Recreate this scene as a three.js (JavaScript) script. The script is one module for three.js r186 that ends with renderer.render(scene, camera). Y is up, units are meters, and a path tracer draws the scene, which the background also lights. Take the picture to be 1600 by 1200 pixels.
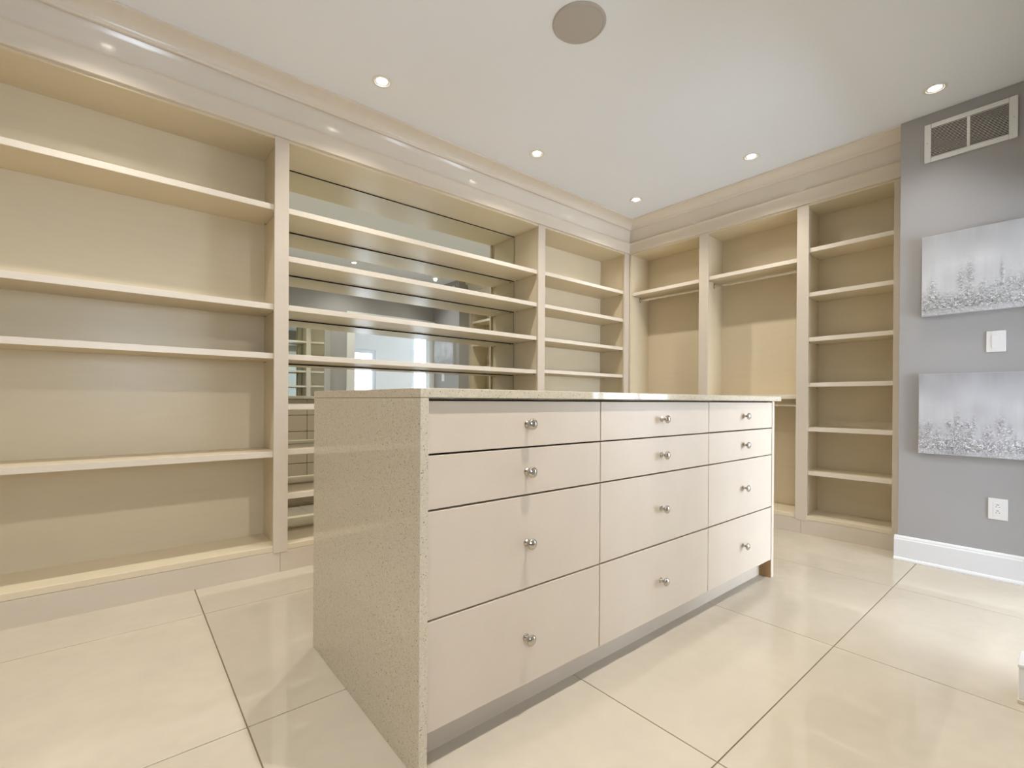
import * as THREE from 'three';
import { RoundedBoxGeometry } from 'three/addons/geometries/RoundedBoxGeometry.js';
import { mergeGeometries, mergeVertices, toCreasedNormals } from 'three/addons/utils/BufferGeometryUtils.js';
import { ImprovedNoise } from 'three/addons/math/ImprovedNoise.js';

// ---------------------------------------------------------------- renderer, camera, sky, light levels
const renderer = new THREE.WebGLRenderer({ antialias: true });
renderer.toneMapping = THREE.LinearToneMapping;
renderer.toneMappingExposure = 0.345;
renderer.shadowMap.enabled = true;
const scene = new THREE.Scene();
scene.background = new THREE.Color(0.81, 0.92, 1.09);
scene.backgroundIntensity = 44;          // daylight beyond the windows of the next room
const SPOT = 9.4;                         // candela of one halogen downlight
const SPOT_COLOR = new THREE.Color(1.0, 0.955, 0.90);

const FOCAL = 733.52, YAW = 0.8768, PITCH = -0.00265, ROLL = 0.00605;
const camera = new THREE.PerspectiveCamera(2 * Math.atan(600 / FOCAL) * 180 / Math.PI, 1600 / 1200, 0.05, 60);
{
  const F = new THREE.Vector3(-Math.sin(YAW), 0, -Math.cos(YAW)), R = new THREE.Vector3(Math.cos(YAW), 0, -Math.sin(YAW)), U = new THREE.Vector3(0, 1, 0);
  const f2 = F.clone().multiplyScalar(Math.cos(PITCH)).addScaledVector(U, Math.sin(PITCH));
  const u2 = F.clone().multiplyScalar(-Math.sin(PITCH)).addScaledVector(U, Math.cos(PITCH));
  const r3 = R.clone().multiplyScalar(Math.cos(ROLL)).addScaledVector(u2, Math.sin(ROLL));
  const u3 = R.clone().multiplyScalar(-Math.sin(ROLL)).addScaledVector(u2, Math.cos(ROLL));
  camera.quaternion.setFromRotationMatrix(new THREE.Matrix4().makeBasis(r3, u3, f2.clone().negate()));
  camera.position.set(2.7068, 0.92, 3.6871);
  camera.setViewOffset(1600, 1200, 0, -28.1, 1600, 1200);   // lens shifted down, as the photograph's
  camera.updateProjectionMatrix();
}
scene.add(camera);

// ---------------------------------------------------------------- helpers
function rng(seed) { let s = seed >>> 0; return () => { s = (s + 0x6D2B79F5) >>> 0; let t = Math.imul(s ^ (s >>> 15), 1 | s); t = (t + Math.imul(t ^ (t >>> 7), 61 | t)) ^ t; return ((t ^ (t >>> 14)) >>> 0) / 4294967296; }; }
const noise = new ImprovedNoise();
const counts = {};
function numbered(name) { const n = counts[name] = (counts[name] ?? -1) + 1; return n ? `${name}_${String(n).padStart(3, '0')}` : name; }
function tag(o, label, category, group) { o.userData.label = label; o.userData.category = category; if (group) o.userData.group = group; return o; }
function thing(name, label, category, pos = [0, 0, 0], turn = 0, group) {
  const o = new THREE.Group(); o.name = numbered(name); o.position.set(...pos); o.rotation.y = turn; scene.add(o);
  return tag(o, label, category, group);
}
function structure(name, parent = scene) { const o = new THREE.Group(); o.name = name; if (parent === scene) o.userData.kind = 'structure'; parent.add(o); return o; }
// uv in metres from the position, seen along the main axis of the normal
function meterUV(g, off = 0) {
  const p = g.attributes.position, n = g.attributes.normal, uv = new Float32Array(p.count * 2);
  for (let i = 0; i < p.count; i++) {
    const ax = Math.abs(n.getX(i)), ay = Math.abs(n.getY(i)), az = Math.abs(n.getZ(i)), x = p.getX(i), y = p.getY(i), z = p.getZ(i);
    let u, v;
    if (ay >= ax && ay >= az) { u = x; v = z; } else if (ax >= az) { u = z; v = y; } else { u = x; v = y; }
    uv[2 * i] = u + off; uv[2 * i + 1] = v + off * 0.37;
  }
  g.setAttribute('uv', new THREE.BufferAttribute(uv, 2)); return g;
}
// bevelled box given by its limits
function box(x0, x1, y0, y1, z0, z1, r = 0.0015) {
  const w = x1 - x0, h = y1 - y0, d = z1 - z0, rr = Math.min(r, w * 0.45, h * 0.45, d * 0.45);
  const g = rr > 0 ? new RoundedBoxGeometry(w, h, d, 1, rr) : new THREE.BoxGeometry(w, h, d);
  g.translate((x0 + x1) / 2, (y0 + y1) / 2, (z0 + z1) / 2);
  return meterUV(g, (x0 * 3.1 + y0 * 1.7 + z0 * 2.3) % 1);
}
function mesh(name, g, m, parent) { const o = new THREE.Mesh(g, m); o.name = name; o.castShadow = o.receiveShadow = true; parent.add(o); return o; }
const strip = (g) => { const q = g.index ? g.toNonIndexed() : g; for (const k of Object.keys(q.attributes)) if (!['position', 'normal', 'uv'].includes(k)) q.deleteAttribute(k); q.clearGroups?.(); return q; };
const join = (list) => mergeGeometries(list.map(strip));
function dataTexture(n, m, fn, srgb = true) {
  const d = new Uint8Array(n * m * 4);
  for (let j = 0; j < m; j++) for (let i = 0; i < n; i++) { const c = fn(i, j); const k = 4 * (j * n + i); d[k] = c[0]; d[k + 1] = c[1]; d[k + 2] = c[2]; d[k + 3] = 255; }
  const t = new THREE.DataTexture(d, n, m, THREE.RGBAFormat); t.wrapS = t.wrapT = THREE.RepeatWrapping; t.magFilter = THREE.LinearFilter; t.minFilter = THREE.LinearMipmapLinearFilter; t.generateMipmaps = true;
  if (srgb) t.colorSpace = THREE.SRGBColorSpace; t.needsUpdate = true; return t;
}
// noise that repeats every n pixels
function tileNoise(i, j, n, fx, fy, s) {
  const u = i / n, v = j / n, a = (x, y) => noise.noise(x * fx, y * fy, s), sm = (t) => t * t * (3 - 2 * t);
  const wu = sm(u), wv = sm(v);
  return (a(u, v) * (1 - wu) + a(u - 1, v) * wu) * (1 - wv) + (a(u, v - 1) * (1 - wu) + a(u - 1, v - 1) * wu) * wv;
}

// ---------------------------------------------------------------- materials
const clampByte = (v) => Math.max(0, Math.min(255, Math.round(v)));
function lacquerMap(r, g, b, amount, fx, fy, seed) {
  return dataTexture(256, 256, (i, j) => {
    const v = 1 + amount * (0.6 * tileNoise(i, j, 256, fx, fy, seed) + 0.5 * tileNoise(i, j, 256, 6, 6, seed + 9) + 0.3 * tileNoise(i, j, 256, fx * 2.3, fy * 2, seed + 4));
    return [clampByte(r * v), clampByte(g * v), clampByte(b * v)];
  });
}
const M = {};
M.lacquer = new THREE.MeshPhysicalMaterial({ map: lacquerMap(216, 204, 186, 0.016, 5, 40, 1.3), roughness: 0.28, specularIntensity: 0.9 });
M.rail = new THREE.MeshPhysicalMaterial({ map: lacquerMap(228, 217, 200, 0.014, 5, 40, 9.3), roughness: 0.5, specularIntensity: 0.7 });
M.edge = new THREE.MeshPhysicalMaterial({ map: lacquerMap(231, 221, 204, 0.014, 5, 40, 6.3), roughness: 0.3 });  // shelf edge banding, paler to carry the lamp light on its front
M.interior = new THREE.MeshPhysicalMaterial({ map: lacquerMap(227, 214, 186, 0.018, 5, 40, 4.1), roughness: 0.28, specularIntensity: 0.9 });
M.drawer = new THREE.MeshPhysicalMaterial({ map: lacquerMap(209, 196, 178, 0.02, 8, 8, 7.7), roughness: 0.42, specularIntensity: 0.75 });
M.crown = new THREE.MeshPhysicalMaterial({ map: lacquerMap(237, 228, 214, 0.02, 5, 20, 2.7), roughness: 0.13, specularIntensity: 1 });
M.dark = new THREE.MeshStandardMaterial({ color: 0x150f0a, roughness: 0.8 });
M.mirror = new THREE.MeshStandardMaterial({ color: new THREE.Color(0.84, 0.88, 0.85), metalness: 1, roughness: 0.012 });
M.chrome = new THREE.MeshStandardMaterial({ color: new THREE.Color(0.78, 0.77, 0.75), metalness: 1, roughness: 0.1 });
M.nickel = new THREE.MeshStandardMaterial({ color: new THREE.Color(0.56, 0.53, 0.48), metalness: 1, roughness: 0.12 });
M.greyWall = new THREE.MeshStandardMaterial({ color: 0xaaa8a7, roughness: 0.75,
  bumpMap: dataTexture(256, 256, (i, j) => { const v = 128 + 70 * tileNoise(i, j, 256, 60, 60, 3.3); return [v, v, v]; }, false), bumpScale: 0.0006 });
M.ceiling = new THREE.MeshStandardMaterial({ color: 0xf3f8ff, roughness: 0.9 });
M.whitePaint = new THREE.MeshPhysicalMaterial({ color: 0xeeeff0, roughness: 0.4 });
M.paleWall = new THREE.MeshStandardMaterial({ color: 0xe9e5df, roughness: 0.85 });
M.plastic = new THREE.MeshPhysicalMaterial({ color: 0xefefed, roughness: 0.32 });
M.grout = new THREE.MeshStandardMaterial({ color: 0x8a7a62, roughness: 0.9 });
M.slot = new THREE.MeshStandardMaterial({ color: 0x35322e, roughness: 0.7 });
M.glow = new THREE.MeshStandardMaterial({ color: 0xffffff, emissive: new THREE.Color(1, 0.93, 0.82), emissiveIntensity: 80, roughness: 0.5 });
M.trim = new THREE.MeshPhysicalMaterial({ color: 0xe9e7e3, roughness: 0.3 });
M.speaker = new THREE.MeshStandardMaterial({ color: 0xb9b3ae, roughness: 0.6 });
M.tiles = [0, 1, 2].map((k) => new THREE.MeshPhysicalMaterial({
  map: dataTexture(256, 256, (i, j) => { const v = 1 + 0.03 * tileNoise(i, j, 256, 7, 5, 11 + k * 3) + 0.02 * tileNoise(i, j, 256, 24, 20, 31 + k), t = 1 + (k - 1) * 0.008; return [clampByte(200 * v * t), clampByte(190 * v * t), clampByte(172 * v * t)]; }),
  roughness: 0.02, specularIntensity: 1, ior: 1.66 }));
// engineered stone: warm beige with dark and pale chips
{
  const N = 1024, r = rng(77), px = new Float32Array(N * N * 3);
  for (let j = 0; j < N; j++) for (let i = 0; i < N; i++) { const v = 1 + 0.05 * tileNoise(i, j, N, 90, 90, 5.5) + 0.06 * (r() - 0.5); const k = 3 * (j * N + i); px[k] = 203 * v; px[k + 1] = 193 * v; px[k + 2] = 172 * v; }
  const chip = (x, y, a, b, ang, c, al) => { const R = Math.ceil(Math.max(a, b)) + 1; for (let dy = -R; dy <= R; dy++) for (let dx = -R; dx <= R; dx++) { const u = (dx * Math.cos(ang) + dy * Math.sin(ang)) / a, w = (-dx * Math.sin(ang) + dy * Math.cos(ang)) / b; if (u * u + w * w < 1) { const k = 3 * (((y + dy + N) % N) * N + ((x + dx + N) % N)); for (let q = 0; q < 3; q++) px[k + q] = px[k + q] * (1 - al) + c[q] * al; } } };
  for (let n = 0; n < 9000; n++) chip(Math.floor(r() * N), Math.floor(r() * N), 0.8 + r() * 1.6, 0.8 + r() * 1.2, r() * 3, [228, 220, 202], 0.55);
  for (let n = 0; n < 5200; n++) chip(Math.floor(r() * N), Math.floor(r() * N), 0.8 + r() * 1.3, 0.7 + r() * 0.9, r() * 3, [150, 134, 108], 0.6);
  for (let n = 0; n < 1900; n++) { const d = r(); chip(Math.floor(r() * N), Math.floor(r() * N), 0.95 + d * d * 2.7, 0.85 + r() * 1.1, r() * 3, [84, 73, 56], 0.85); }
  const t = dataTexture(N, N, (i, j) => { const k = 3 * (j * N + i); return [clampByte(px[k]), clampByte(px[k + 1]), clampByte(px[k + 2])]; });
  t.repeat.set(1 / 0.62, 1 / 0.62);
  M.quartz = new THREE.MeshPhysicalMaterial({ map: t, roughness: 0.05, specularIntensity: 1 });
}

// ---------------------------------------------------------------- the room
const H = 2.567, BACK = -0.34, RIGHT = 2.70, GW = 0.157;     // ceiling height; wall behind the back units; opposite wall; face of the grey wall
const FAR_Z = 5.25, ALC_X = 3.95;
const LIGHTS = [[0.40, 0.463], [0.40, 1.565], [0.40, 2.655], [0.40, 3.745], [0.40, 4.80], [1.304, 0.446], [2.225, 0.419], [2.225, 1.54], [2.225, 2.655], [2.225, 3.745], [1.304, 4.80], [2.225, 4.80], [3.25, 3.40], [3.25, 4.60]];  // last four are unseen, added as fill behind and beside the camera
{ // floor: polished 90 cm porcelain tiles over a grout bed
  const f = structure('floor');
  mesh('grout_bed', box(-0.5, 4.1, -0.12, -0.004, -0.5, 5.4, 0), M.grout, f);
  const gap = 0.0035, X0 = 2.126 - 0.9 * 3, Z0 = 0.717 - 0.8985 * 2;
  let n = 0;
  for (let i = 0; i < 6; i++) for (let j = 0; j < 8; j++) {
    const x0 = Math.max(X0 + 0.9 * i, -0.5), x1 = Math.min(X0 + 0.9 * (i + 1), 4.1), z0 = Math.max(Z0 + 0.8985 * j, -0.5), z1 = Math.min(Z0 + 0.8985 * (j + 1), 5.4);
    if (x1 - x0 < 0.02 || z1 - z0 < 0.02) continue;
    mesh(n ? 'tile_' + String(n).padStart(3, '0') : 'tile', box(x0 + gap / 2, x1 - gap / 2, -0.012, 0, z0 + gap / 2, z1 - gap / 2, 0.001), M.tiles[(i * 2 + j * 5 + i * j) % 3], f); n++;
  }
}
{ // ceiling with a round cut-out for every downlight
  const s = new THREE.Shape(); s.moveTo(-0.5, -0.5); s.lineTo(4.1, -0.5); s.lineTo(4.1, 5.4); s.lineTo(-0.5, 5.4); s.closePath();
  for (const [x, z] of LIGHTS) { const h = new THREE.Path(); h.absarc(x, z, 0.041, 0, Math.PI * 2, true); s.holes.push(h); }
  const g = new THREE.ExtrudeGeometry(s, { depth: 0.12, bevelEnabled: false, curveSegments: 24 });
  g.rotateX(Math.PI / 2); g.translate(0, H + 0.12, 0); // y of the shape becomes z
  meterUV(g);
  const c = mesh('ceiling', g, M.ceiling, scene); c.userData.kind = 'structure';
}
const wall = (name, g, m = M.greyWall) => { const o = mesh(name, g, m, scene); o.userData.kind = 'structure'; return o; };
wall('wall_left', box(-0.5, BACK, 0, H, -0.5, 5.4, 0));
wall('wall_back', box(BACK, 2.036, 0, H, -0.5, BACK, 0));
wall('wall_back_right', box(2.036, 2.82, 0, H, -0.5, GW, 0.002));
const OP0 = 0.215, OP1 = 1.35, OPH = 1.985;  // the doorway in the opposite wall
wall('wall_right', join([box(RIGHT, 2.82, 0, H, GW, OP0, 0), box(RIGHT, 2.82, OPH, H, OP0, OP1, 0), box(RIGHT, 2.82, 0, H, OP1, 2.75, 0)]));
wall('wall_alcove', join([box(2.82, 4.1, 0, H, 2.63, 2.75, 0), box(ALC_X, 4.1, 0, H, 2.75, 3.3, 0), box(ALC_X, 4.1, 0, 0.9, 3.3, 3.85, 0), box(ALC_X, 4.1, 1.95, H, 3.3, 3.85, 0), box(ALC_X, 4.1, 0, H, 3.85, 5.4, 0)]));
wall('wall_front', box(BACK, ALC_X, 0, H, FAR_Z, 5.4, 0));
// baseboards: face board with a moulded top and a shoe strip
function baseProfile() { return [[0, 0], [0.028, 0], [0.028, 0.008], [0.024, 0.016], [0.0165, 0.018], [0.0165, 0.120], [0.013, 0.126], [0.012, 0.133], [0.007, 0.140], [0, 0.142]]; }
function extrudeProfile(pts, len) { // profile in x (out) and y, run along z
  const s = new THREE.Shape(pts.map(([x, y]) => new THREE.Vector2(x, y)));
  return new THREE.ExtrudeGeometry(s, { depth: len, bevelEnabled: false });
}
{
  const front = extrudeProfile(baseProfile(), RIGHT - 0.02 - 2.022); front.rotateY(-Math.PI / 2); front.translate(RIGHT - 0.02, 0, GW);   // out -> +z, run -> -x
  const o = mesh('baseboard_back', meterUV(front), M.whitePaint, scene); o.userData.kind = 'structure';
  const side = extrudeProfile(baseProfile(), 2.75 - 1.46); side.rotateY(Math.PI); side.translate(RIGHT, 0, 2.75);
  const q = mesh('baseboard_right', meterUV(side), M.whitePaint, scene); q.userData.kind = 'structure';
}
{ // doorway casing
  const t = structure('trim_3');
  mesh('casing', box(RIGHT - 0.018, RIGHT - 0.0005, 0, OPH + 0.085, OP1, OP1 + 0.1, 0.003), M.whitePaint, t);
  mesh('casing_001', box(RIGHT - 0.018, RIGHT - 0.0005, OPH, OPH + 0.085, 0.16, OP1, 0.003), M.whitePaint, t);
  mesh('casing_002', box(RIGHT - 0.018, RIGHT - 0.0005, 0, OPH, 0.16, OP0, 0.003), M.whitePaint, t);
  mesh('jamb', box(RIGHT, 2.82, 0, OPH, OP1 - 0.012, OP1, 0), M.whitePaint, t);
  mesh('jamb_001', box(RIGHT, 2.82, 0, OPH, OP0, OP0 + 0.012, 0), M.whitePaint, t);
  mesh('jamb_002', box(RIGHT, 2.82, OPH - 0.012, OPH, OP0 + 0.012, OP1 - 0.012, 0), M.whitePaint, t);
}
{ // the bright room beyond the doorway, seen in the mirror
  const X1 = 5.0, ZA = -3.7, ZB = 2.63;
  mesh('wall_next_room', join([
    box(X1, X1 + 0.15, 0, H, 1.9, ZB, 0), box(X1, X1 + 0.15, 1.84, H, 0.05, 1.9, 0), box(X1, X1 + 0.15, 0, H, -0.70, 0.05, 0), box(X1, X1 + 0.15, 2.46, H, -3.4, -0.70, 0), box(X1, X1 + 0.15, 0, 0.1, -3.4, -0.70, 0), box(X1, X1 + 0.15, 0, H, ZA, -3.4, 0),
    box(2.82, X1, 0, H, ZA - 0.12, ZA, 0), box(4.1, X1 + 0.15, 0, H, ZB, ZB + 0.12, 0), box(2.7, 2.82, 0, H, ZA, -0.5, 0)]), M.paleWall, scene).userData.kind = 'structure';
  mesh('floor_next_room', box(2.82, X1 + 0.15, -0.12, -0.0125, ZA, ZB + 0.12, 0), new THREE.MeshStandardMaterial({ color: 0xdcd3c4, roughness: 0.4 }), scene).userData.kind = 'structure';
  mesh('ceiling_next_room', box(2.82, X1 + 0.15, H + 0.121, H + 0.24, ZA - 0.12, ZB + 0.12, 0), M.ceiling, scene).userData.kind = 'structure';
  const glass = new THREE.MeshPhysicalMaterial({ color: 0xffffff, transmission: 1, thickness: 0, roughness: 0.01, ior: 1.5 });
  const win = (name, y0, y1, z0, z1, mull, X1 = 5.0) => {
    const w = structure(name), a = X1 + 0.02, b = X1 + 0.09, fr = 0.06;
    mesh('window_frame', join([box(a, b, y0, y1, z0, z0 + fr), box(a, b, y0, y1, z1 - fr, z1), box(a, b, y1 - fr, y1, z0 + fr, z1 - fr), box(a, b, y0, y0 + fr, z0 + fr, z1 - fr), ...mull.map((z) => box(a, b, y0 + fr, y1 - fr, z - 0.025, z + 0.025))]), M.whitePaint, w);
    mesh('pane', box(X1 + 0.05, X1 + 0.056, y0 + fr, y1 - fr, z0 + fr, z1 - fr, 0), glass, w);
  };
  win('window_1', 0.0, 1.84, 0.05, 1.9, [0.98]);
  win('window_2', 0.1, 2.46, -3.4, -0.70, [-1.6, -2.5]);  // runs on out of view, sized to light the left bay
  win('added_window_3', 0.9, 1.95, 3.3, 3.85, [], ALC_X);   // unseen window added as fill, brightens left bays and island end
}

// ---------------------------------------------------------------- crown, frieze and rail along both runs, mitred in the corner
function sweep(profile, along, z0, z1) { // profile [[out, y], ...]; along 'left' runs in z with out = +x, 'back' runs in x with out = +z; starts on the mitre
  const pos = [], n = profile.length;
  const P = (o, y, t) => along === 'left' ? [o, y, t] : [t, y, o];
  for (let i = 0; i < n; i++) {
    const [o0, y0] = profile[i], [o1, y1] = profile[(i + 1) % n];
    const a = P(o0, y0, z0 + o0), b = P(o1, y1, z0 + o1), c = P(o1, y1, z1), d = P(o0, y0, z1);
    pos.push(...(along === 'left' ? [a, b, c, a, c, d] : [a, c, b, a, d, c]).flat());
  }
  // end cap
  const tri = THREE.ShapeUtils.triangulateShape(profile.map(([x, y]) => new THREE.Vector2(x, y)), []);
  for (const [i, j, k] of tri) { const q = [i, j, k].map((m) => P(profile[m][0], profile[m][1], z1)); pos.push(...q.flat()); }
  let g = new THREE.BufferGeometry(); g.setAttribute('position', new THREE.Float32BufferAttribute(pos, 3));
  g = toCreasedNormals(mergeVertices(g), 0.5); return meterUV(g);
}
{
  const crown = [[-0.02, 2.5165], [0.034, 2.5165], [0.035, 2.511], [0.046, 2.5105], [0.050, 2.512], [0.053, 2.516]];
  for (let k = 0; k <= 14; k++) { const a = k / 14 * Math.PI / 2; crown.push([0.056 + 0.086 * (1 - Math.cos(a)), 2.519 + 0.037 * Math.sin(a)]); }   // cove
  crown.push([0.150, 2.5565], [0.150, H - 0.0005], [-0.02, H - 0.0005]);
  const frieze = [[-0.02, 2.406], [0.002, 2.406]];
  for (let k = 0; k <= 10; k++) { const t = k / 10; frieze.push([0.006 + 0.004 * t + 0.018 * t ** 3, 2.406 + 0.110 * t]); }
  frieze.push([-0.02, 2.516]);
  const rail = [[-0.02, 2.309], [0.0095, 2.309], [0.0115, 2.311], [0.0105, 2.335]];
  for (let k = 0; k <= 10; k++) { const a = k / 10 * Math.PI / 2; rail.push([0.009 + 0.013 * (1 - Math.cos(a)), 2.345 + 0.052 * Math.sin(a)]); }
  rail.push([0.0245, 2.3985], [0.0255, 2.402], [0.0240, 2.4055], [-0.02, 2.406]);
  ['left', 'back'].forEach((run, i) => {
    const t = structure('trim_' + (i + 1)), end = i ? 2.0355 : 4.97;
    mesh('crown_moulding', sweep(crown, run, 0, end), M.crown, t);
    mesh('frieze_board', sweep(frieze, run, 0, end), M.crown, t);
    mesh('top_rail', sweep(rail, run, 0, end), M.rail, t);
  });
}

// ---------------------------------------------------------------- built-in shelving units. Local x runs along the face, z = 0 is the face
const TOP = 2.296;
const pinGeometry = new THREE.CylinderGeometry(0.003, 0.003, 0.012, 8); pinGeometry.rotateZ(Math.PI / 2);
function shelvingUnit({ name = 'shelving_unit', label, pos, turn, W, left, right, D, shelves, deck, stiles, mirror, pins = true, t = 0.030, sideFront = -0.021 }) {
  const u = thing(name, label, 'shelving', pos, turn, 'built-in cream closet bays');
  const pt = 0.018;
  const xl = left ?? 0, xr = W - (right ?? 0);                     // inner faces of the sides are at xl + pt and xr - pt
  mesh('side_panel', box(xl, xl + pt, 0, TOP + 0.012, -D - 0.012, sideFront, 0.001), M.interior, u);
  mesh('side_panel_001', box(xr - pt, xr, 0, TOP + 0.02, -D - 0.012, -0.021, 0.001), M.interior, u);
  const a = xl + pt, b = xr - pt;
  mesh('top_panel', box(a, b, TOP, TOP + 0.02, -D, -0.006, 0.001), M.interior, u);
  mesh('bottom_panel', box(a, b, deck - 0.03, deck, -D, -0.006, 0.0025), M.interior, u);
  mesh('plinth', box(sideFront > -0.02 ? pt : 0.0006, W - 0.0006, 0, deck - 0.031, -0.022, -0.003, 0.0008), M.lacquer, u);
  if (mirror) {
    const back = mesh('back_panel', box(a, b, deck - 0.03, TOP + 0.02, -D - 0.012, -D - 0.0045, 0), M.dark, u);
    const edges = [TOP, ...shelves];
    edges.forEach((y, i) => { // one glass in every opening, a dark gap along its top
      const lo = i + 1 < edges.length ? edges[i + 1] + 0.0005 : deck + 0.0005, hi = (i ? y - t : y) - 0.0065;
      mesh('mirror_panel', box(a + 0.005, b - 0.005, lo, hi, -D - 0.004, -D, 0.0008), M.mirror, u).userData.label = 'mirror glass at the back of one opening';
    });
  } else mesh('back_panel', box(a, b, deck - 0.03, TOP + 0.02, -D - 0.012, -D - 0.0005, 0), M.interior, u);
  shelves.forEach((y, i) => {
    const sh = mesh(i ? 'shelf_' + String(i).padStart(3, '0') : 'shelf', box(a + 0.001, b - 0.001, y - t, y, -D + (mirror ? 0.004 : 0.001), -0.0225, 0.001), M.interior, u);
    mesh('lit_edge_band', box(a + 0.001, b - 0.001, y - t, y, -0.0224, -0.0195, 0.0012), M.edge, sh).userData.label = 'front edge band, paled for the lamp light on it';
    if (pins) {
      for (const x of [a + 0.006, b - 0.006]) for (const z of [-0.06, -D + 0.045]) { const p = mesh('shelf_pin', pinGeometry, M.nickel, u); p.position.set(x, y - t - 0.0032, z); }
    }
  });
  stiles.forEach(([x0, x1], i) => mesh(i ? 'stile_001' : 'stile', box(x0, x1, deck - 0.038, 2.3085, -0.02, 0, 0.0015), M.lacquer, u));
  return u;
}
const L = Math.PI / 2;
shelvingUnit({ label: 'wide cream open shelving bay at the left edge with five unequal openings and plain back', pos: [0, 0, 4.97], turn: L, W: 4.97 - 3.0335, D: 0.305, shelves: [1.954, 1.426, 1.165, 0.642], deck: 0.142, stiles: [[0, 0.07]] });
shelvingUnit({ label: 'wide cream shelving bay with mirrored back, behind the island', pos: [0, 0, 3.0335], turn: L, W: 3.0335 - 1.135, D: 0.318, shelves: [1.953, 1.695, 1.430, 1.165, 0.894, 0.650, 0.410], deck: 0.142, stiles: [[-0.0355, 0.0355], [3.0335 - 1.172, 3.0335 - 1.098]], mirror: true });
shelvingUnit({ label: 'narrow cream shelving bay with plain back between the mirrored bay and the room corner', pos: [0, 0, 1.135], turn: L, W: 1.135, right: 0.034, D: 0.305, shelves: [1.957, 1.696, 1.430, 1.172, 0.90, 0.645, 0.40], deck: 0.142, stiles: [[1.135 - 0.072, 1.135]] , t: 0.029 });
shelvingUnit({ name: 'hanging_unit', label: 'cream wardrobe bay in the corner with one high shelf over a chrome rod', pos: [0.002, 0, 0], turn: 0, W: 0.732, D: 0.285, shelves: [1.944], deck: 0.128, stiles: [[0.693, 0.771]], t: 0.029, sideFront: -0.0005 });
shelvingUnit({ name: 'hanging_unit', label: 'cream wardrobe bay with a high and a middle shelf, each over a chrome rod', pos: [0.734, 0, 0], turn: 0, W: 0.734, D: 0.285, shelves: [1.950, 0.974], deck: 0.128, stiles: [[1.431 - 0.734, 1.505 - 0.734]], t: 0.029 });
shelvingUnit({ label: 'narrow cream tower of seven cubbyholes beside the grey wall', pos: [1.468, 0, 0], turn: 0, W: 0.566, right: 0.034, D: 0.27, shelves: [2.002, 1.691, 1.376, 1.059, 0.747, 0.440], deck: 0.128, stiles: [[1.976 - 1.468, 2.034 - 1.468]], t: 0.029 });

// chrome oval wardrobe rods with end sockets
function rod(label, x0, x1, y, z) {
  const r = thing('hanging_rod', label, 'rod', [x0, y, z], 0, 'chrome hanging rods'), w = x1 - x0;
  const s = new THREE.CylinderGeometry(0.0145, 0.0145, w - 0.006, 28); s.scale(1, 1, 0.55); s.rotateZ(Math.PI / 2); s.translate(w / 2, 0, 0);
  // oval section: tall in y
  mesh('rod', s, M.chrome, r);
  for (const [k, x] of [[0, 0.0035], [1, w - 0.0035]]) {
    const c = new THREE.CylinderGeometry(0.019, 0.019, 0.007, 24); c.scale(1.1, 1, 0.75); c.rotateZ(Math.PI / 2); c.translate(x, 0, 0);
    mesh(k ? 'end_socket_001' : 'end_socket', join([c, box(x - 0.0035, x + 0.0035, -0.004, 0.03, -0.009, 0.009)]), M.chrome, r);
  }
}
rod('chrome hanging rod under the high shelf in the room corner', 0.0205, 0.7155, 1.888, -0.135);
rod('chrome hanging rod under the high shelf, second bay from the corner', 0.7525, 1.4495, 1.890, -0.135);
rod('chrome hanging rod under the middle shelf just right of the island worktop', 0.7525, 1.4495, 0.905, -0.135);

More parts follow.
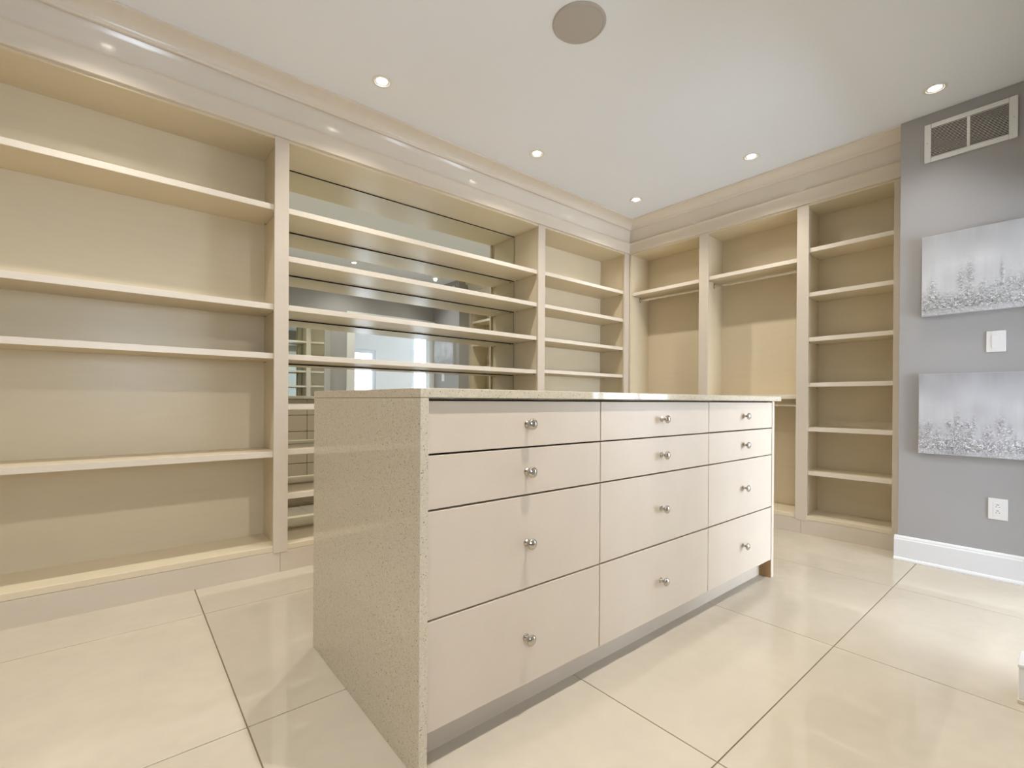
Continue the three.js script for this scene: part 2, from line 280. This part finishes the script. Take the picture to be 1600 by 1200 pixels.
// ---------------------------------------------------------------- the island
const knobGeometry = (() => {
  const p = [[0, 0], [0.0105, 0], [0.0105, 0.002], [0.0085, 0.0038], [0.0055, 0.0065], [0.0048, 0.012], [0.0058, 0.0165], [0.0100, 0.0195], [0.0145, 0.0220], [0.0160, 0.0248], [0.0158, 0.0275], [0.0138, 0.0298], [0.0125, 0.0300], [0.0118, 0.0312], [0.0075, 0.0334], [0.003, 0.0342], [0, 0.0343]];
  const g = new THREE.LatheGeometry(p.map(([x, y]) => new THREE.Vector2(x, y)), 32); g.rotateZ(-Math.PI / 2); return g;   // axis along +x
})();
{
  const XF = 1.688, XB = 0.906, ROWS = [[0.7875, 0.9185], [0.6485, 0.7825], [0.376, 0.6435], [0.096, 0.3705]], COLS = [[2.4540, 3.1090], [1.7290, 2.4500], [1.0695, 1.7250]];
  const ZB = [2.4535, 1.7270];
  const isl = thing('island_cabinet', 'cream island chest of drawers in the middle of the room with round metal knobs', 'cabinet', [(XF + XB) / 2, 0, 2.09]);
  const ox = (XF + XB) / 2, oz = 2.09, put = (g) => { g.translate(-ox, 0, -oz); return g; };
  mesh('carcass', put(box(XB + 0.022, XF - 0.022, 0.09, 0.923, 1.067, 3.1105, 0)), M.dark, isl);  // near-black, the shade of the drawer gaps put into its colour
  mesh('toe_kick', put(box(XB + 0.06, 1.629, 0, 0.0898, 1.067, 3.1105, 0)), M.drawer, isl);
  mesh('end_panel', put(box(XB - 0.002, XF + 0.002, 0, 0.9245, 1.040, 1.0665, 0.0015)), M.drawer, isl);
  mesh('toe_return', put(box(1.630, XF - 0.001, 0, 0.0895, 1.0668, 1.0688, 0)), new THREE.MeshStandardMaterial({ color: 0xa98860, roughness: 0.6 }), isl).userData.label = 'bare brown inner face of the end panel';
  let n = 0;
  const drawer = (x0, x1, y0, y1, z0, z1, kx, dir) => {
    const s = n ? '_' + String(n).padStart(3, '0') : ''; n++;
    const d = mesh('drawer' + s, put(box(x0, x1, y0, y1, z0, z1, 0.0016)), M.drawer, isl);
    const k = mesh('knob', knobGeometry, M.nickel, d); k.position.set(kx - ox, (y0 + y1) / 2, (z0 + z1) / 2 - oz); if (dir < 0) k.rotation.y = Math.PI;
    k.userData.label = 'polished round metal knob';
  };
  const slip = rng(5);
  for (const [z0, z1] of COLS) for (const [y0, y1] of ROWS) drawer(XF - 0.0205, XF, y0 + (slip() - 0.5) * 0.001, y1, z0, z1, XF, 1);
  for (const [z0, z1] of COLS) for (const [y0, y1] of ROWS) drawer(XB, XB + 0.0205, y0, y1, z0, z1, XB, -1);
  const ct = thing('worktop', 'speckled beige stone worktop with a waterfall end, on the drawer island', 'worktop', [ox, 0, 2.06]);
  const put2 = (g) => { g.translate(-ox, 0, -2.06); return g; };
  mesh('slab', put2(box(0.893, 1.7015, 0.9260, 0.9500, 0.983, 3.136, 0.002)), M.quartz, ct);
  mesh('waterfall_panel', put2(box(0.893, 1.7015, 0, 0.9255, 3.1125, 3.136, 0.002)), M.quartz, ct);
}

// ---------------------------------------------------------------- the grey wall's fittings
function ventGrille() {
  const v = thing('air_vent', 'white louvred air return grille high on the grey wall', 'vent', [2.143, 2.287, GW + 0.0003]);
  const W = 0.366, h = 0.216, d = 0.010, m = 0.029, bm = 0.027;
  mesh('frame', join([box(0, m, 0, h, 0, d, 0.003), box(W - m - 0.004, W, 0, h, 0, d, 0.003), box(m, W - m - 0.004, h - bm + 0.002, h, 0, d, 0.003), box(m, W - m - 0.004, 0, bm, 0, d, 0.003)]), M.plastic, v);
  mesh('mullion', box(0.176, 0.188, bm, h - bm, 0.001, d, 0.001), M.plastic, v);
  mesh('shaded_cavity', box(m, W - m - 0.004, bm, h - bm, 0, 0.0012, 0), M.slot, v);  // dark sheet standing in for the shade behind the louvres
  const sl = [], N = 20; for (const [x0, x1] of [[m, 0.176], [0.188, W - m - 0.004]]) for (let i = 0; i < N; i++) { const g = new THREE.BoxGeometry(x1 - x0, 0.0014, 0.0085); g.rotateX(0.6); g.translate((x0 + x1) / 2, bm + (i + 0.5) * (h - 2 * bm) / N, 0.0052); sl.push(meterUV(g)); }
  mesh('louvres', join(sl), M.plastic, v).userData.kind = 'stuff';
  for (const [k, x] of [[0, 0.013], [1, W - 0.015]]) { const c = new THREE.CylinderGeometry(0.0032, 0.0032, 0.0016, 14); c.rotateX(Math.PI / 2); c.translate(x, h / 2, d + 0.0006); mesh(k ? 'screw_001' : 'screw', c, M.chrome, v); }
}
ventGrille();
{
  const s = thing('light_switch', 'white rocker light switch between the two silver paintings', 'switch', [2.4355, 1.247, GW + 0.0003]);
  mesh('plate', box(-0.0365, 0.0365, -0.056, 0.056, 0, 0.006, 0.003), M.plastic, s);
  const r = box(-0.0165, 0.0165, -0.033, 0.033, 0, 0.005, 0.0015); r.rotateX(0.06); r.translate(0, 0, 0.0045);
  mesh('rocker', r, M.plastic, s);
  for (const [k, y] of [[0, 0.048], [1, -0.048]]) { const c = new THREE.CylinderGeometry(0.003, 0.003, 0.0016, 12); c.rotateX(Math.PI / 2); c.translate(0, y, 0.0062); mesh(k ? 'screw_001' : 'screw', c, M.trim, s); }
}
{
  const s = thing('wall_outlet', 'white double power outlet low on the grey wall under the paintings', 'outlet', [2.448, 0.368, GW + 0.0003]);
  mesh('plate', box(-0.0365, 0.0365, -0.056, 0.056, 0, 0.006, 0.003), M.plastic, s);
  mesh('receptacle_face', box(-0.0165, 0.0165, -0.033, 0.033, 0.004, 0.0078, 0.001), M.plastic, s);
  let n = 0;
  for (const y of [0.017, -0.014]) for (const [x, dy, w, hh] of [[-0.001, 0.005, 0.005, 0.0028], [-0.006, -0.005, 0.0018, 0.003], [0.006, -0.005, 0.0018, 0.003]]) {
    mesh(n ? 'slot_' + String(n).padStart(3, '0') : 'slot', box(x - w, x + w, y + dy - hh / 2, y + dy + hh / 2, 0.0074, 0.0081, 0), M.slot, s); n++;
  }
}
// two textured silver paintings on deep canvases
function painting(label, x0, y0, seed, tint) {
  const W = 0.505, h = 0.448, d = 0.032, NX = 200, NY = 180;
  const p = thing('painting', label, 'painting', [x0, y0, GW + 0.0005], 0, 'silver textured paintings');
  const r = rng(seed), clumps = [];
  for (let k = 0; k < 34; k++) clumps.push([r(), 0.02 + 0.14 * r() + (r() < 0.3 ? 0.22 * r() : 0), 0.012 + 0.035 * r(), 0.04 + 0.12 * r()]);
  const mask = (u, v) => { // how thick the impasto lies
    let m = Math.max(0, Math.min(1, (0.27 + 0.09 * noise.noise(u * 5, seed, 0.4) - v) / 0.16)) * (v < 0.06 ? 0.45 : 1);
    for (const [cx, cy, sx, sy] of clumps) { const q = ((u - cx) / sx) ** 2 + ((v - cy - 0.12) / sy) ** 2; if (q < 4) m = Math.max(m, 0.85 * Math.exp(-q)); }
    return m;
  };
  const rough = (u, v) => Math.abs(noise.noise(u * 62, v * 70, seed)) * 1.1 + 0.7 * Math.abs(noise.noise(u * 120, v * 130, seed + 3)) + 0.35 * noise.noise(u * 30, v * 34, seed + 8);
  const tex = dataTexture(512, 448, (i, j) => {
    const u = i / 511, v = j / 447, m = mask(u, v);
    const streak = noise.noise(u * 14, v * 1.3, seed + 1) * 0.5 + noise.noise(u * 40, v * 2, seed + 2) * 0.25;
    const top = Math.max(0, Math.min(1, (v - 0.62) / 0.38));
    let c = 0.84 + 0.05 * streak + 0.05 * noise.noise(u * 4, v * 4, seed + 6) - 0.17 * top * (0.7 + 0.7 * streak);
    const rr = rough(u, v); c += m * ((rr - 0.42) * 0.42 - 0.07);  // relief crevices darkened, their shade put into the paint colour
    if (m > 0.3 && noise.noise(u * 90, v * 90, seed + 17) > 0.46) c -= 0.18;
    const w = c * 255; return [clampByte(w * tint[0]), clampByte(w * tint[1]), clampByte(w * tint[2])];
  });
  tex.wrapS = tex.wrapT = THREE.ClampToEdgeWrapping;
  mesh('canvas', box(0, W, 0, h, 0, d - 0.0015, 0.002), new THREE.MeshStandardMaterial({ color: 0xc9c9cb, roughness: 0.7 }), p);
  const g = new THREE.PlaneGeometry(W - 0.003, h - 0.003, NX, NY), q = g.attributes.position;
  for (let i = 0; i < q.count; i++) {
    const u = q.getX(i) / (W - 0.003) + 0.5, v = q.getY(i) / (h - 0.003) + 0.5, e = Math.min(1, 30 * Math.min(u, 1 - u, v, 1 - v));
    q.setZ(i, e * (mask(u, v) * rough(u, v) * 0.0062 + 0.0003 * noise.noise(u * 100, v * 20, seed)));
  }
  g.translate(W / 2, h / 2, d - 0.001); g.computeVertexNormals();
  mesh('painted_surface', g, new THREE.MeshPhysicalMaterial({ map: tex, roughness: 0.38, metalness: 0.12 }), p);
}
painting('upper silver textured painting on the grey wall, below the air grille', 2.140, 1.412, 3.1, [0.985, 0.99, 1.0]);
painting('lower lavender silver textured painting on the grey wall, above the power outlet', 2.131, 0.636, 8.6, [0.97, 0.975, 1.0]);

// ---------------------------------------------------------------- on the ceiling
const LABELS = ['recessed ceiling spotlight in the corner where the two runs of cabinets meet', 'recessed ceiling spotlight above the narrow bay beside the mirrored shelves', 'recessed ceiling spotlight leftmost in the photo, above the mirrored bay', 'recessed ceiling spotlight above the left bay, cut off by the top edge', 'recessed ceiling spotlight above the far left end of the cabinets, beyond the picture', 'recessed ceiling spotlight in front of the hanging bays of the back run', 'recessed ceiling spotlight in front of the grey wall, nearest the air grille', 'recessed ceiling spotlight before the doorway, above the top edge of the photo', 'recessed ceiling spotlight above the island drawer fronts, beyond the top edge of the photo', 'recessed ceiling spotlight above the camera, beyond the picture', 'unseen ceiling spotlight added as fill by the rear wall behind the camera, beyond the picture', 'unseen ceiling spotlight added as fill in the middle of the rear wall behind the camera', 'unseen ceiling spotlight added as fill in the alcove beside the added window right of the camera', 'unseen ceiling spotlight added as fill in the alcove corner farthest behind the camera'];
const ringGeo = new THREE.LatheGeometry([[0.036, 0.004], [0.036, -0.002], [0.039, -0.0035], [0.0475, -0.003], [0.0515, -0.001], [0.0515, 0.0]].map(([x, y]) => new THREE.Vector2(x, y)), 48);
const gimbalGeo = new THREE.LatheGeometry([[0.027, 0.012], [0.027, 0.002], [0.030, -0.0005], [0.0345, 0.0005], [0.0352, 0.010], [0.0352, 0.016]].map(([x, y]) => new THREE.Vector2(x, y)), 40);
const canGeo = new THREE.LatheGeometry([[0.0, 0.085], [0.036, 0.085], [0.0395, 0.080], [0.0395, 0.001]].map(([x, y]) => new THREE.Vector2(x, y)), 32);
const bulbGeo = new THREE.LatheGeometry([[0, -0.002], [0.014, -0.001], [0.024, 0.002], [0.0262, 0.006], [0.020, 0.03], [0.008, 0.045], [0, 0.045]].map(([x, y]) => new THREE.Vector2(x, y)), 32);
LIGHTS.forEach(([x, z], i) => {
  const l = thing('ceiling_spotlight', LABELS[i], 'spotlight', [x, H, z], 0, 'recessed ceiling spotlights');
  mesh('trim_ring', ringGeo, M.trim, l); mesh('housing', canGeo, M.trim, l); mesh('gimbal_ring', gimbalGeo, M.trim, l);
  mesh('bulb', bulbGeo, M.glow, l).userData.label = 'glowing bulb';
  const s = new THREE.SpotLight(SPOT_COLOR, i === 8 ? SPOT * 2.6 : i === 6 ? SPOT * 0.72 : i > 8 ? SPOT * 0.85 : SPOT, 0, 1.16, 1.0, 2); s.position.set(0, -0.007, 0); s.target.position.set(...(i === 6 ? [-0.3, -2, 0.8] : i === 8 ? [-0.45, -2, 0.1] : [0, -2, 0])); s.castShadow = true; s.shadow.radius = 0.9; s.name = 'beam';  // out-of-view island lamp made stronger and aimed at the drawer fronts
  l.add(s); l.add(s.target);
});
{
  const s = thing('ceiling_speaker', 'round pale grey speaker on the ceiling at the top edge of the photo', 'speaker', [1.312, H, 2.159]);
  const g = new THREE.LatheGeometry([[0, -0.010], [0.06, -0.0095], [0.095, -0.008], [0.102, -0.0065]].map(([x, y]) => new THREE.Vector2(x, y)), 64);
  mesh('grille', g, M.speaker, s);
  const r = new THREE.LatheGeometry([[0.100, -0.004], [0.103, -0.0085], [0.111, -0.008], [0.116, -0.003], [0.116, -0.0003]].map(([x, y]) => new THREE.Vector2(x, y)), 64);
  mesh('rim', r, M.speaker, s);
}

// ---------------------------------------------------------------- against the opposite wall
{
  const f = thing('wall_mirror', 'tall silver framed mirror on the opposite wall, seen only as a reflection', 'mirror', [RIGHT - 0.0005, 0.35, 2.05]);
  const w = 0.78, h = 1.6, b = 0.075, silver = new THREE.MeshStandardMaterial({ color: new THREE.Color(0.70, 0.70, 0.70), metalness: 0.7, roughness: 0.3 });
  mesh('glass', box(-0.014, -0.010, b, h - b, -w / 2 + b, w / 2 - b, 0), M.mirror, f);
  const bead = (x0, x1, y0, y1, z0, z1) => box(x0, x1, y0, y1, z0, z1, 0.006);
  mesh('frame', join([bead(-0.026, 0, 0, h, -w / 2, -w / 2 + b), bead(-0.026, 0, 0, h, w / 2 - b, w / 2), bead(-0.026, 0, 0, b, -w / 2 + b, w / 2 - b), bead(-0.026, 0, h - b, h, -w / 2 + b, w / 2 - b)]), silver, f);
}
{  // unidentified low white object, its form guessed
  const s = thing('low_white_box', 'low white box with dark openings at the lower right edge of the photo', 'stool', [2.598, 0, 1.44]);
  mesh('side_frame', join([box(0, 0.014, 0.012, 0.108, 0.107, 0.119, 0.002), box(0.0145, 0.075, 0.056, 0.061, 0.107, 0.119, 0.001), box(0.0, 0.014, 0.012, 0.108, 0, 0.012, 0.002), box(0.061, 0.075, 0.012, 0.108, 0, 0.012, 0.002), box(0.061, 0.075, 0.012, 0.108, 0.107, 0.119, 0.002)]), M.whitePaint, s);
  mesh('panel', box(0.0145, 0.0605, 0.0125, 0.1075, 0.109, 0.113, 0), M.slot, s);
  mesh('top_board', box(-0.002, 0.079, 0.108, 0.120, -0.004, 0.123, 0.003), M.whitePaint, s);
  mesh('foot_board', box(-0.002, 0.079, 0, 0.012, -0.004, 0.128, 0.002), M.lacquer, s);
}
renderer.render(scene, camera);
